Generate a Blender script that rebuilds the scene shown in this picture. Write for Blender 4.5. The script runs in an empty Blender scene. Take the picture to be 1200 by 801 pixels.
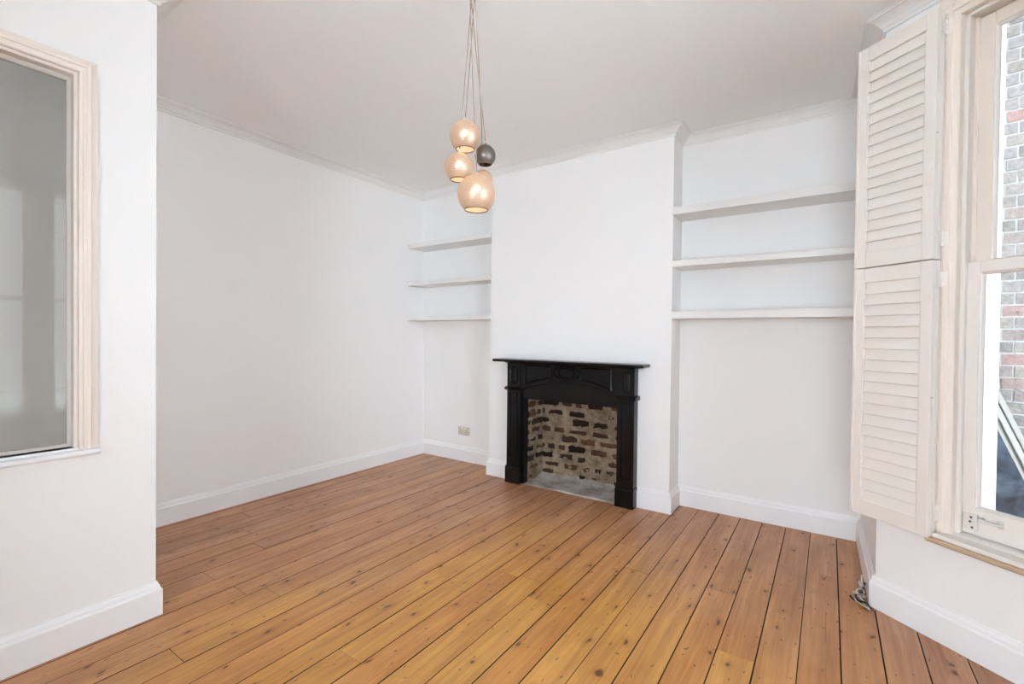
import bpy, bmesh, math, random
from mathutils import Vector, Matrix, noise
random.seed(7)
S = bpy.context.scene
COL = S.collection
PI = math.pi

# ------------------------------------------------------------------ materials
def new_mat(name):
    m = bpy.data.materials.new(name); m.use_nodes = True
    nt = m.node_tree
    b = nt.nodes['Principled BSDF']
    return m, nt, b

def N(nt, typ, **kw):
    n = nt.nodes.new(typ)
    for k, v in kw.items():
        if k in n.inputs.keys(): n.inputs[k].default_value = v
        else: setattr(n, k, v)
    return n

def rgb(r, g, b): return (r, g, b, 1)

def paint(name, col, rough=.55, var=.03, bump=.05, scale=14, spec=.4):
    """painted surface: faint mottling and a very faint roller texture"""
    m, nt, b = new_mat(name); L = nt.links
    tc = N(nt, 'ShaderNodeTexCoord')
    no = N(nt, 'ShaderNodeTexNoise', Scale=scale * .12, Detail=3.0)
    L.new(tc.outputs['Object'], no.inputs['Vector'])
    mx = N(nt, 'ShaderNodeMix', data_type='RGBA')
    L.new(no.outputs['Fac'], mx.inputs['Factor'])
    mx.inputs[6].default_value = rgb(*[c * (1 - var) for c in col])
    mx.inputs[7].default_value = rgb(*[min(1, c * (1 + var)) for c in col])
    L.new(mx.outputs[2], b.inputs['Base Color'])
    n2 = N(nt, 'ShaderNodeTexNoise', Scale=scale * 18, Detail=2.0)
    L.new(tc.outputs['Object'], n2.inputs['Vector'])
    bp = N(nt, 'ShaderNodeBump', Strength=bump, Distance=.01)
    L.new(n2.outputs['Fac'], bp.inputs['Height']); L.new(bp.outputs['Normal'], b.inputs['Normal'])
    b.inputs['Roughness'].default_value = rough
    b.inputs['Specular IOR Level'].default_value = spec
    return m

M = {}
M['wall'] = paint('white_wall_paint', (.862, .852, .844), .75, .012, .03, spec=.2)
M['ceil'] = paint('white_ceiling_paint', (.885, .878, .868), .85, .012, .03, spec=.2)
M['trim'] = paint('white_gloss_trim', (.86, .86, .865), .38, .012, .03)
M['shelf'] = paint('white_shelf_paint', (.80, .785, .77), .5, .012, .03)
M['cream'] = paint('aged_cream_paint', (.80, .715, .635), .42, .05, .08)
M['shutter'] = paint('cream_shutter_paint', (.80, .745, .69), .42, .03, .05)
M['tan'] = paint('bare_tan_timber', (.55, .41, .28), .5, .12, .1)
M['black'] = paint('black_gloss_timber', (.003, .003, .0034), .24, .2, .02, spec=.32)
M['outwhite'] = paint('white_masonry_paint', (.86, .86, .87), .7, .02, .2)
M['metalwhite'] = paint('painted_metal', (.72, .69, .64), .4, .06, .05)
M['brown'] = paint('brown_ceiling_cup', (.16, .09, .05), .45, .1, .03)
M['cord'] = paint('taupe_flex', (.34, .27, .21), .6, .1, .02)
M['black_rubber'] = paint('black_cable_rubber', (.015, .014, .013), .45, .2, .02)
M['concrete'] = paint('pale_paving', (.66, .65, .63), .9, .15, .3, 6)
M['hall'] = paint('grey_hall_paint', (.84, .82, .795), .8, .02, .03, spec=.2)
M['socket'] = paint('ivory_plastic', (.62, .57, .47), .35, .03, .02)
M['dark_slot'] = paint('dark_slot', (.09, .08, .07), .5, .1, .02)

def metal(name, col, rough=.3):
    m, nt, b = new_mat(name); L = nt.links
    tc = N(nt, 'ShaderNodeTexCoord'); no = N(nt, 'ShaderNodeTexNoise', Scale=30.0, Detail=4.0)
    L.new(tc.outputs['Object'], no.inputs['Vector'])
    mr = N(nt, 'ShaderNodeMapRange'); mr.inputs['To Min'].default_value = rough * .7; mr.inputs['To Max'].default_value = rough * 1.4
    L.new(no.outputs['Fac'], mr.inputs['Value']); L.new(mr.outputs['Result'], b.inputs['Roughness'])
    b.inputs['Base Color'].default_value = rgb(*col); b.inputs['Metallic'].default_value = 1
    return m
M['silver'] = metal('worn_silver', (.72, .70, .68), .28)
M['alu'] = metal('weathered_aluminium', (.36, .34, .31), .5)
M['brass'] = metal('brass', (.75, .55, .28), .3)

def glass(name, tint=(1, 1, 1), ior=1.5):
    m, nt, b = new_mat(name); L = nt.links
    nt.nodes.remove(b)
    out = [n for n in nt.nodes if n.type == 'OUTPUT_MATERIAL'][0]
    tr = N(nt, 'ShaderNodeBsdfTransparent'); tr.inputs['Color'].default_value = rgb(*tint)
    gl = N(nt, 'ShaderNodeBsdfGlossy'); gl.inputs['Roughness'].default_value = .01
    fr = N(nt, 'ShaderNodeFresnel'); fr.inputs['IOR'].default_value = ior
    mx = N(nt, 'ShaderNodeMixShader')
    L.new(fr.outputs[0], mx.inputs[0]); L.new(tr.outputs[0], mx.inputs[1]); L.new(gl.outputs[0], mx.inputs[2])
    L.new(mx.outputs[0], out.inputs['Surface'])
    return m
M['glass'] = glass('window_glass', (.98, .99, .985))
M['glass_hall'] = glass('borrowed_light_glass', (.90, .89, .87), 1.24)

def dark_glass():
    m, nt, b = new_mat('dark_blue_glass'); L = nt.links
    tc = N(nt, 'ShaderNodeTexCoord'); no = N(nt, 'ShaderNodeTexNoise', Scale=7.0, Detail=4.0, Distortion=1.5)
    L.new(tc.outputs['Object'], no.inputs['Vector'])
    rp = N(nt, 'ShaderNodeValToRGB')
    rp.color_ramp.elements[0].position = .35; rp.color_ramp.elements[0].color = rgb(.006, .009, .014)
    rp.color_ramp.elements[1].position = .72; rp.color_ramp.elements[1].color = rgb(.07, .09, .12)
    L.new(no.outputs['Fac'], rp.inputs['Fac']); L.new(rp.outputs['Color'], b.inputs['Base Color'])
    b.inputs['Roughness'].default_value = .22; b.inputs['Specular IOR Level'].default_value = .3
    return m
M['dark_glass'] = dark_glass()

def brick_mat(name, stops, rough=.9, bump=.6, fine=60.):
    """colour picked per brick (per mesh island) and broken up by noise"""
    m, nt, b = new_mat(name); L = nt.links
    geo = N(nt, 'ShaderNodeNewGeometry'); tc = N(nt, 'ShaderNodeTexCoord')
    rp = N(nt, 'ShaderNodeValToRGB'); e = rp.color_ramp.elements
    while len(e) < len(stops): e.new(.5)
    for q, (p, c) in zip(e, stops): q.position = p; q.color = rgb(*c)
    L.new(geo.outputs['Random Per Island'], rp.inputs['Fac'])
    no = N(nt, 'ShaderNodeTexNoise', Scale=fine, Detail=6.0, Roughness=.7)
    L.new(tc.outputs['Object'], no.inputs['Vector'])
    mr = N(nt, 'ShaderNodeMapRange'); mr.inputs['From Min'].default_value = .3; mr.inputs['From Max'].default_value = .7
    mr.inputs['To Min'].default_value = .55; mr.inputs['To Max'].default_value = 1.35
    L.new(no.outputs['Fac'], mr.inputs['Value'])
    mx = N(nt, 'ShaderNodeMix', data_type='RGBA', blend_type='MULTIPLY'); mx.inputs['Factor'].default_value = 1
    L.new(rp.outputs['Color'], mx.inputs[6]); L.new(mr.outputs['Result'], mx.inputs[7])
    L.new(mx.outputs[2], b.inputs['Base Color'])
    bp = N(nt, 'ShaderNodeBump', Strength=bump, Distance=.008)
    L.new(no.outputs['Fac'], bp.inputs['Height']); L.new(bp.outputs['Normal'], b.inputs['Normal'])
    b.inputs['Roughness'].default_value = rough; b.inputs['Specular IOR Level'].default_value = .15
    return m
M['fire_brick'] = brick_mat('sooty_brick', [(0, (.022, .014, .010)), (.4, (.045, .026, .017)), (.65, (.10, .05, .03)), (.85, (.17, .08, .052)), (1, (.035, .022, .016))])
M['stock_brick'] = brick_mat('london_stock_brick', [(0, (.19, .17, .152)), (.3, (.25, .22, .195)), (.55, (.22, .20, .195)), (.74, (.17, .15, .138)), (.93, (.23, .19, .175)), (1, (.27, .165, .15))], fine=40.)

def mortar_mat(name, a, c, scale=9.):
    m, nt, b = new_mat(name); L = nt.links
    tc = N(nt, 'ShaderNodeTexCoord')
    n1 = N(nt, 'ShaderNodeTexNoise', Scale=scale, Detail=8.0, Roughness=.7); n2 = N(nt, 'ShaderNodeTexNoise', Scale=scale * 9, Detail=5.0)
    for q in (n1, n2): L.new(tc.outputs['Object'], q.inputs['Vector'])
    rp = N(nt, 'ShaderNodeValToRGB')
    rp.color_ramp.elements[0].position = .36; rp.color_ramp.elements[0].color = rgb(*a)
    rp.color_ramp.elements[1].position = .64; rp.color_ramp.elements[1].color = rgb(*c)
    L.new(n1.outputs['Fac'], rp.inputs['Fac']); L.new(rp.outputs['Color'], b.inputs['Base Color'])
    bp = N(nt, 'ShaderNodeBump', Strength=.7, Distance=.006)
    L.new(n2.outputs['Fac'], bp.inputs['Height']); L.new(bp.outputs['Normal'], b.inputs['Normal'])
    b.inputs['Roughness'].default_value = .95; b.inputs['Specular IOR Level'].default_value = .1
    return m
M['fire_mortar'] = mortar_mat('crumbling_lime_mortar', (.15, .105, .07), (.36, .275, .195), 11.)
M['hearth'] = mortar_mat('dusty_concrete_hearth', (.30, .255, .22), (.62, .57, .52), 6.)
M['pale_mortar'] = mortar_mat('pale_mortar', (.36, .34, .32), (.48, .46, .44), 8.)

def floor_mat():
    m, nt, b = new_mat('varnished_pine_boards'); L = nt.links
    geo = N(nt, 'ShaderNodeNewGeometry'); tc = N(nt, 'ShaderNodeTexCoord')
    rnd = geo.outputs['Random Per Island']
    def math_(op, a, bb=None, c=None):
        q = N(nt, 'ShaderNodeMath', operation=op)
        for i, v in enumerate((a, bb, c)):
            if v is None: continue
            if isinstance(v, (int, float)): q.inputs[i].default_value = v
            else: L.new(v, q.inputs[i])
        return q.outputs[0]
    def mix(fac, A, B, mode='MIX'):
        q = N(nt, 'ShaderNodeMix', data_type='RGBA', blend_type=mode)
        for i, v in ((0, fac), (6, A), (7, B)):
            if isinstance(v, (int, float)): q.inputs[i].default_value = v
            elif isinstance(v, tuple): q.inputs[i].default_value = rgb(*v)
            else: L.new(v, q.inputs[i])
        return q.outputs[2]
    def sstep(v, lo, hi, a=0., c=1.):
        q = N(nt, 'ShaderNodeMapRange', interpolation_type='SMOOTHSTEP')
        q.inputs['From Min'].default_value = lo; q.inputs['From Max'].default_value = hi
        q.inputs['To Min'].default_value = a; q.inputs['To Max'].default_value = c
        L.new(v, q.inputs['Value']); return q.outputs['Result']
    # every board gets its own piece of timber
    off = N(nt, 'ShaderNodeCombineXYZ')
    L.new(math_('MULTIPLY', rnd, 41.), off.inputs[0]); L.new(math_('MULTIPLY', rnd, 97.), off.inputs[1])
    add = N(nt, 'ShaderNodeVectorMath', operation='ADD')
    L.new(tc.outputs['Object'], add.inputs[0]); L.new(off.outputs[0], add.inputs[1])
    def noise_(scale, sc, detail=4., rough=.55, dist=0., src=None):
        mp = N(nt, 'ShaderNodeMapping'); mp.inputs['Scale'].default_value = sc
        L.new(src or add.outputs[0], mp.inputs['Vector'])
        q = N(nt, 'ShaderNodeTexNoise', Scale=scale, Detail=detail, Roughness=rough, Distortion=dist)
        L.new(mp.outputs[0], q.inputs['Vector']); return q.outputs['Fac']
    grain = noise_(1., (70, 2.2, 1), 5., .6, .6)
    rings = noise_(1., (16, .9, 1), 2., .5, 1.2)
    blot = noise_(2.6, (1.6, .55, 1), 4., .6)
    big = noise_(1.1, (1, 1, 1), 3., .55, 0., tc.outputs['Object'])
    # worn, golden middle of the room; redder stain left near the walls
    sx = N(nt, 'ShaderNodeSeparateXYZ'); L.new(tc.outputs['Object'], sx.inputs[0])
    dx = math_('MULTIPLY', math_('ADD', sx.outputs[0], 1.05), .62); dy = math_('MULTIPLY', math_('ADD', sx.outputs[1], -1.25), .55)
    r = math_('SQRT', math_('ADD', math_('MULTIPLY', dx, dx), math_('MULTIPLY', dy, dy)))
    r = math_('ADD', r, math_('MULTIPLY', math_('ADD', big, -.5), 1.1))
    r = math_('ADD', r, math_('MULTIPLY', math_('ADD', rnd, -.5), .22))
    edge = sstep(r, .38, 1.12)
    ramp = N(nt, 'ShaderNodeValToRGB'); e = ramp.color_ramp.elements
    e[0].position = 0; e[0].color = rgb(0.555, 0.260, 0.067); e[1].position = 1; e[1].color = rgb(0.621, 0.293, 0.072)
    e.new(.35).color = rgb(0.621, 0.313, 0.078); e.new(.7).color = rgb(0.577, 0.260, 0.070)
    L.new(rnd, ramp.inputs['Fac'])
    ramp2 = N(nt, 'ShaderNodeValToRGB'); e = ramp2.color_ramp.elements
    e[0].position = 0; e[0].color = rgb(.50, .265, .155); e[1].position = 1; e[1].color = rgb(0.543, 0.266, 0.115)
    L.new(rnd, ramp2.inputs['Fac'])
    c = mix(edge, ramp.outputs['Color'], ramp2.outputs['Color'])
    c = mix(sstep(blot, .35, .7), c, mix(1., c, (.78, .70, .62), 'MULTIPLY'))
    c = mix(1., c, mix(sstep(rings, .42, .58), (1.04, 1.05, 1.06), (.92, .89, .86)), 'MULTIPLY')
    c = mix(1., c, mix(sstep(grain, .3, .72), (1.06, 1.06, 1.06), (.86, .84, .82)), 'MULTIPLY')
    # knots: sparse, stretched along the board, dark centre
    def spots(scale, sc, lo, hi, thr):
        mp = N(nt, 'ShaderNodeMapping'); mp.inputs['Scale'].default_value = sc
        L.new(add.outputs[0], mp.inputs['Vector'])
        wob = N(nt, 'ShaderNodeTexNoise', Scale=9.0, Detail=3.0); L.new(mp.outputs[0], wob.inputs['Vector'])
        va = N(nt, 'ShaderNodeVectorMath', operation='MULTIPLY_ADD'); va.inputs[1].default_value = (.09, .09, 0)
        L.new(wob.outputs['Color'], va.inputs[0]); L.new(mp.outputs[0], va.inputs[2])
        vo = N(nt, 'ShaderNodeTexVoronoi', Scale=scale, Randomness=1.0); vo.voronoi_dimensions = '2D'
        L.new(va.outputs[0], vo.inputs['Vector'])
        sc_ = N(nt, 'ShaderNodeSeparateColor'); L.new(vo.outputs['Color'], sc_.inputs[0])
        keep = sstep(sc_.outputs[0], thr - .01, thr + .01)
        return math_('MULTIPLY', sstep(vo.outputs['Distance'], lo, hi, 1., 0.), keep), math_('MULTIPLY', sstep(vo.outputs['Distance'], lo, hi * 3.2, 1., 0.), keep)
    k1, halo = spots(5.4, (1.35, .70, 1), .025, .075, .45)
    k2, _ = spots(14., (1.5, .60, 1), .03, .10, .55)
    c = mix(math_('MULTIPLY', halo, .5), c, mix(1., c, (.70, .55, .42), 'MULTIPLY'))
    c = mix(math_('MULTIPLY', k1, .85), c, (.055, .028, .014))
    c = mix(math_('MULTIPLY', k2, .72), c, (.07, .035, .018))
    dull = noise_(1.7, (1.3, .8, 1), 4., .65, .4, tc.outputs['Object'])
    c = mix(sstep(dull, .50, .72, 0., .38), c, mix(1., c, (.74, .80, .92), 'MULTIPLY'))
    # scuffs and dark streaks of old dirt
    st = noise_(1., (26, 1.1, 1), 4., .6, .3)
    c = mix(math_('MULTIPLY', sstep(st, .66, .76), .55), c, (.10, .055, .03))
    L.new(c, b.inputs['Base Color'])
    rr = sstep(grain, .2, .8, .30, .46)
    L.new(rr, b.inputs['Roughness']); b.inputs['Specular IOR Level'].default_value = .42
    bp = N(nt, 'ShaderNodeBump', Strength=.18, Distance=.004)
    L.new(math_('ADD', grain, math_('MULTIPLY', big, 1.2)), bp.inputs['Height']); L.new(bp.outputs['Normal'], b.inputs['Normal'])
    return m
M['floor'] = floor_mat()
M['floor_dirt'] = paint('dirt_in_board_gaps', (.045, .026, .015), .8, .5, .2, 60, spec=.15)
M['floor_dark'] = paint('dark_subfloor', (.022, .014, .009), .9, .2, .1)

def shade_mat(name, col, hole=.42, through=.3, colour2=None, met=.55):
    """finely perforated / woven metallised shade: diamond lattice of small openings"""
    m, nt, b = new_mat(name); L = nt.links
    out = [n for n in nt.nodes if n.type == 'OUTPUT_MATERIAL'][0]
    uv = N(nt, 'ShaderNodeUVMap')
    sx = N(nt, 'ShaderNodeSeparateXYZ'); L.new(uv.outputs[0], sx.inputs[0])
    def math_(op, a, bb=None):
        q = N(nt, 'ShaderNodeMath', operation=op)
        for i, v in enumerate((a, bb)):
            if v is None: continue
            if isinstance(v, (int, float)): q.inputs[i].default_value = v
            else: L.new(v, q.inputs[i])
        return q.outputs[0]
    a = math_('SINE', math_('MULTIPLY', math_('ADD', sx.outputs[0], sx.outputs[1]), 2 * PI))
    c = math_('SINE', math_('MULTIPLY', math_('SUBTRACT', sx.outputs[0], sx.outputs[1]), 2 * PI))
    s = math_('MULTIPLY', a, c)
    mr = N(nt, 'ShaderNodeMapRange'); mr.inputs['From Min'].default_value = -.1; mr.inputs['From Max'].default_value = .5
    mr.inputs['To Min'].default_value = 0; mr.inputs['To Max'].default_value = hole
    L.new(s, mr.inputs['Value'])
    b.inputs['Base Color'].default_value = rgb(*col); b.inputs['Metallic'].default_value = met; b.inputs['Roughness'].default_value = .38
    tl = N(nt, 'ShaderNodeBsdfTranslucent'); tl.inputs['Color'].default_value = rgb(*(colour2 or col))
    m1 = N(nt, 'ShaderNodeMixShader'); m1.inputs[0].default_value = through
    L.new(b.outputs[0], m1.inputs[1]); L.new(tl.outputs[0], m1.inputs[2])
    tr = N(nt, 'ShaderNodeBsdfTransparent'); tr.inputs['Color'].default_value = rgb(1, .93, .84)
    m2 = N(nt, 'ShaderNodeMixShader')
    L.new(mr.outputs['Result'], m2.inputs[0]); L.new(m1.outputs[0], m2.inputs[1]); L.new(tr.outputs[0], m2.inputs[2])
    L.new(m2.outputs[0], out.inputs['Surface'])
    return m
M['shade'] = shade_mat('rose_gold_mesh_shade', (.50, .405, .345), .55, .28, (.86, .73, .62))
M['shade_in'] = shade_mat('cream_shade_lining', (.92, .84, .72), .50, .30, (.9, .8, .66), 0.)
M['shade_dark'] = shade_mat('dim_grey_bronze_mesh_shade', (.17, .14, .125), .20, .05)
M['rim'] = metal('bronze_rim', (.30, .19, .12), .4)

def emit(name, col, st):
    m, nt, b = new_mat(name)
    b.inputs['Base Color'].default_value = rgb(*col)
    b.inputs['Emission Color'].default_value = rgb(*col); b.inputs['Emission Strength'].default_value = st
    return m
BULB = 17.
M['bulb'] = emit('lit_bulb', (1., .78, .54), BULB)
M['bulb_off'] = paint('unlit_bulb', (.75, .74, .72), .2, .01, .0)

# ------------------------------------------------------------------ mesh helpers
def box(bm, x0, x1, y0, y1, z0, z1, T=None, jit=0):
    vs = []
    for x in (x0, x1):
        for y in (y0, y1):
            for z in (z0, z1):
                v = Vector((x, y, z))
                if jit: v += Vector((random.uniform(-jit, jit), random.uniform(-jit, jit), random.uniform(-jit, jit)))
                vs.append(bm.verts.new(T @ v if T else v))
    for f in ((0, 1, 3, 2), (4, 6, 7, 5), (0, 4, 5, 1), (2, 3, 7, 6), (0, 2, 6, 4), (1, 5, 7, 3)):
        bm.faces.new([vs[i] for i in f])
    return vs

def prism(bm, pts, ax, a0, a1, T=None):
    """extrude a 2-D polygon along axis 'x','y' or 'z' from a0 to a1"""
    def P(p, a):
        v = {'x': (a, p[0], p[1]), 'y': (p[0], a, p[1]), 'z': (p[0], p[1], a)}[ax]
        v = Vector(v); return T @ v if T else v
    A = [bm.verts.new(P(p, a0)) for p in pts]; B = [bm.verts.new(P(p, a1)) for p in pts]
    n = len(pts)
    bm.faces.new(A); bm.faces.new(B[::-1])
    for i in range(n): bm.faces.new((A[i], B[i], B[(i + 1) % n], A[(i + 1) % n]))

def sweep(bm, path, prof, side=1, closed=False, caps=True, T=None):
    """sweep profile (d, z) along a plan path with mitred corners; d goes to the right of travel (side=1)"""
    P = [Vector(p) for p in path]; n = len(P); rings = []
    for i in range(n):
        a = (P[i] - P[i - 1]).normalized() if (i > 0 or closed) else None
        b = (P[(i + 1) % n] - P[i]).normalized() if (i < n - 1 or closed) else None
        if a is None: a = b
        if b is None: b = a
        na = Vector((a.y, -a.x)) * side; nb = Vector((b.y, -b.x)) * side
        m = (na + nb); m = m.normalized(); k = 1 / max(.2, m.dot(na))
        rings.append([bm.verts.new((lambda v: T @ v if T else v)(Vector((P[i].x + m.x * k * d, P[i].y + m.y * k * d, z)))) for d, z in prof])
    q = len(prof)
    for i in range(n if closed else n - 1):
        A, B = rings[i], rings[(i + 1) % n]
        for j in range(q): bm.faces.new((A[j], B[j], B[(j + 1) % q], A[(j + 1) % q]))
    if caps and not closed: bm.faces.new(rings[0]); bm.faces.new(rings[-1][::-1])

def frame_sweep(bm, rect, prof, plane, T=None):
    """moulded rectangular frame; rect (u0,u1,v0,v1) = inner opening, profile (outward distance, depth)"""
    u0, u1, v0, v1 = rect
    rings = []
    for su, sv in ((0, 0), (1, 0), (1, 1), (0, 1)):
        r = []
        for d, h in prof:
            u = u1 + d if su else u0 - d; v = v1 + d if sv else v0 - d
            w = {'x': (h, u, v), 'y': (u, h, v)}[plane]
            w = Vector(w); r.append(bm.verts.new(T @ w if T else w))
        rings.append(r)
    q = len(prof)
    for i in range(4):
        A, B = rings[i], rings[(i + 1) % 4]
        for j in range(q): bm.faces.new((A[j], B[j], B[(j + 1) % q], A[(j + 1) % q]))

def tube(bm, pts, r, seg=10, caps=True):
    P = [Vector(p) for p in pts]; n = len(P); rings = []; up = None
    for i in range(n):
        t = (P[min(i + 1, n - 1)] - P[max(i - 1, 0)]).normalized()
        if up is None:
            up = Vector((0, 0, 1)) if abs(t.z) < .9 else Vector((1, 0, 0))
        x = (up - t * up.dot(t)).normalized(); y = t.cross(x); up = x
        rr = r[i] if isinstance(r, (list, tuple)) else r
        rings.append([bm.verts.new(P[i] + x * (rr * math.cos(2 * PI * k / seg)) + y * (rr * math.sin(2 * PI * k / seg))) for k in range(seg)])
    for i in range(n - 1):
        for k in range(seg): bm.faces.new((rings[i][k], rings[i][(k + 1) % seg], rings[i + 1][(k + 1) % seg], rings[i + 1][k]))
    if caps: bm.faces.new(rings[0][::-1]); bm.faces.new(rings[-1])

def lathe(bm, prof, seg=32, c=(0, 0, 0), cap0=False, cap1=False):
    rings = []
    for r, z in prof:
        rings.append([bm.verts.new((c[0] + r * math.cos(2 * PI * k / seg), c[1] + r * math.sin(2 * PI * k / seg), c[2] + z)) for k in range(seg)])
    for i in range(len(prof) - 1):
        for k in range(seg): bm.faces.new((rings[i][k], rings[i][(k + 1) % seg], rings[i + 1][(k + 1) % seg], rings[i + 1][k]))
    if cap0: bm.faces.new(rings[0][::-1])
    if cap1: bm.faces.new(rings[-1])
    return rings

def smooth_path(pts, sub=8):
    P = [Vector(p) for p in pts]; out = []
    for i in range(len(P) - 1):
        p0, p1, p2, p3 = P[max(i - 1, 0)], P[i], P[i + 1], P[min(i + 2, len(P) - 1)]
        for k in range(sub):
            t = k / sub
            out.append(.5 * ((2 * p1) + (p2 - p0) * t + (2 * p0 - 5 * p1 + 4 * p2 - p3) * t * t + (3 * p1 - p0 - 3 * p2 + p3) * t ** 3))
    out.append(P[-1]); return out

def obj(name, bm, mat, parent=None, bevel=0, smooth=False, loc=None, segs=2, fix=True):
    if fix: bmesh.ops.recalc_face_normals(bm, faces=bm.faces)
    me = bpy.data.meshes.new(name); bm.to_mesh(me); bm.free()
    o = bpy.data.objects.new(name, me); COL.objects.link(o)
    for m in (mat if isinstance(mat, (list, tuple)) else [mat]): me.materials.append(m)
    if parent is not None: o.parent = parent
    if loc: o.location = loc
    if smooth:
        for p in me.polygons: p.use_smooth = True
    if bevel:
        b = o.modifiers.new('Bevel', 'BEVEL'); b.width = bevel; b.segments = segs; b.limit_method = 'ANGLE'; b.angle_limit = math.radians(40)
    return o

def thing(name, label, cat, loc=(0, 0, 0), group=None):
    o = bpy.data.objects.new(name, None); COL.objects.link(o); o.location = loc
    o.empty_display_size = .05
    o['label'] = label; o['category'] = cat
    if group: o['group'] = group
    return o
def tag(o, label, cat, group=None):
    o['label'] = label; o['category'] = cat
    if group: o['group'] = group
    return o
def struct(o): o['kind'] = 'structure'; return o
def sempty(name, loc=(0, 0, 0)):
    o = bpy.data.objects.new(name, None); COL.objects.link(o); o.location = loc; o.empty_display_size = .05
    return struct(o)
BM = bmesh.new

# ------------------------------------------------------------------ room dimensions
H = 2.75
XL, D, D2, C = -3.615, 3.624, 3.639, 3.405
CL, CR, XP, YP = -2.545, -.933, -2.467, .83
XR = .178                                   # right end of the right alcove
YB = -2.4                                   # rear of the room, behind the camera
A = Vector((.1984, 2.7927, 0)); ang = math.atan2(-.61945, .78503)
# local frame of the canted bay wall: x = along the wall, y = outwards, z = up
MB = Matrix.Translation(A) @ Matrix.Rotation(ang, 4, 'Z')
LC = 1.40                                   # length of the canted wall
E1 = MB @ Vector((LC, 0, 0))                # far end of it: the bay's front starts here
XF = E1.x

# ------------------------------------------------------------------ floor and ceiling
bm = BM(); pitch, x0 = .1383, -.081
k0 = int(math.floor((XL - .1 - x0) / pitch))
for k in range(k0, 11):
    xa = x0 + k * pitch + .0008 + random.uniform(-.0004, .0010); xb = x0 + (k + 1) * pitch - .0008 - random.uniform(-.0004, .0010)
    xm = (xa + xb) / 2
    if xa > XF + .1: break
    ymax = 3.70 if xa < .19 else A.y + (xa - A.x) * math.tan(ang) + .12
    if -2.15 < xm < -1.3: ymax = 3.405
    y = YB - .1; cuts = [y]
    first = True
    while y < ymax:
        y += random.uniform(.5, 2.6) if first else random.uniform(1.6, 3.4)
        first = False
        cuts.append(min(y, ymax))
    if len(cuts) > 2 and cuts[-1] - cuts[-2] < .3: cuts.pop(-2)
    for a, b in zip(cuts[:-1], cuts[1:]):
        dz = random.uniform(-.0007, .0007)
        ch = random.uniform(.0007, .0017)
        pts = [(xa, -.02), (xb, -.02), (xb, dz - ch), (xb - ch, dz), (xa + ch, dz), (xa, dz - ch)]
        bm.faces.ensure_lookup_table(); n0 = len(bm.faces)
        prism(bm, pts, 'y', a + .0007, b - .0007)
        bm.faces.ensure_lookup_table()
        for q in (0, 1, 3, 4, 6, 7): bm.faces[n0 + q].material_index = 1
struct(obj('floor', bm, [M['floor'], M['floor_dirt']]))
bm = BM(); box(bm, XL - .2, .4, YB - .2, 3.8, -.06, -.0215)
prism(bm, [(.4, YB - .2), (XF + .1, YB - .2), (XF + .1, E1.y), (.4, A.y + .02)], 'z', -.06, -.0215)
struct(obj('floor_underside', bm, M['floor_dark']))
bm = BM(); prism(bm, [(XL - .2, YB - .2), (XF + .2, YB - .2), (XF + .2, E1.y + .02), (E1.x + .08, E1.y + .10), (A.x + .10, A.y + .12), (A.x + .10, 3.78), (XL - .2, 3.78)], 'z', H, H + .12); struct(obj('ceiling', bm, M['ceil']))

# ------------------------------------------------------------------ walls
def wall(name, parts, mat='wall', T=None):
    bm = BM()
    for p in parts: box(bm, *p, T=T)
    return struct(obj(name, bm, M[mat]))
bm = BM(); vs = box(bm, XL - .12, XL, YP - .1, D, 0, H)
for v in vs:
    if v.co.z < .1 and v.co.x > XL - .05: v.co.x += .025
struct(obj('wall_left', bm, M['wall']))
wall('wall_alcove_left', [(XL - .12, CL + .02, D, D + .14, 0, H)])
wall('wall_alcove_right', [(CR - .02, XR + .1, D2, D2 + .14, 0, H)])
FX0, FX1, FZ, FB = -2.158, -1.282, .75, 3.69           # fire opening
wall('wall_chimney_breast', [(CL, FX0, C, C + .03, 0, FZ), (CL, -2.20, C + .03, D + .14, 0, FZ), (FX1, CR, C, C + .03, 0, FZ), (-1.24, CR, C + .03, D + .14, 0, FZ), (CL, CR, C, C + .06, FZ, H), (CL, -2.20, C + .06, D + .14, FZ, H), (-1.24, CR, C + .06, D + .14, FZ, H), (-2.20, -1.24, FB + .03, D + .14, 0, H), (-2.20, -1.24, C + .06, FB + .03, 1.2, H)])
bm = BM()
prism(bm, [(XR, D2 + .1), (A.x, A.y), (A.x + .25, A.y + .05), (XR + .28, D2 + .1)], 'z', 0, H)
struct(obj('wall_right', bm, M['wall']))
# partition with the borrowed-light window
PY0, PY1, PZ0, PZ1 = -.35, .569, .793, 2.277
PT = .105
wall('wall_partition', [(XP - PT, XP, PY1, YP, 0, H), (XP - PT, XP, YB, PY0, 0, H), (XP - PT, XP, PY0, PY1, 0, PZ0), (XP - PT, XP, PY0, PY1, PZ1, H)])
wall('wall_hall_end', [(XL, XP - PT, YP - .1, YP, 0, H)])
wall('wall_hall', [(XL - .12, -3.2, YB, YP - .1, 0, H)], 'hall')
wall('wall_rear', [(XL - .12, -3.2, YB - .12, YB, 0, H), (-2.68, -.9, YB - .12, YB, 0, H), (1.1, XF + .2, YB - .12, YB, 0, H), (-.9, 1.1, YB - .12, YB, 2.55, H), (-3.2, -2.68, YB - .12, YB, 2.3, H), (-.9, 1.1, YB - .12, YB, 0, .08)])
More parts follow.
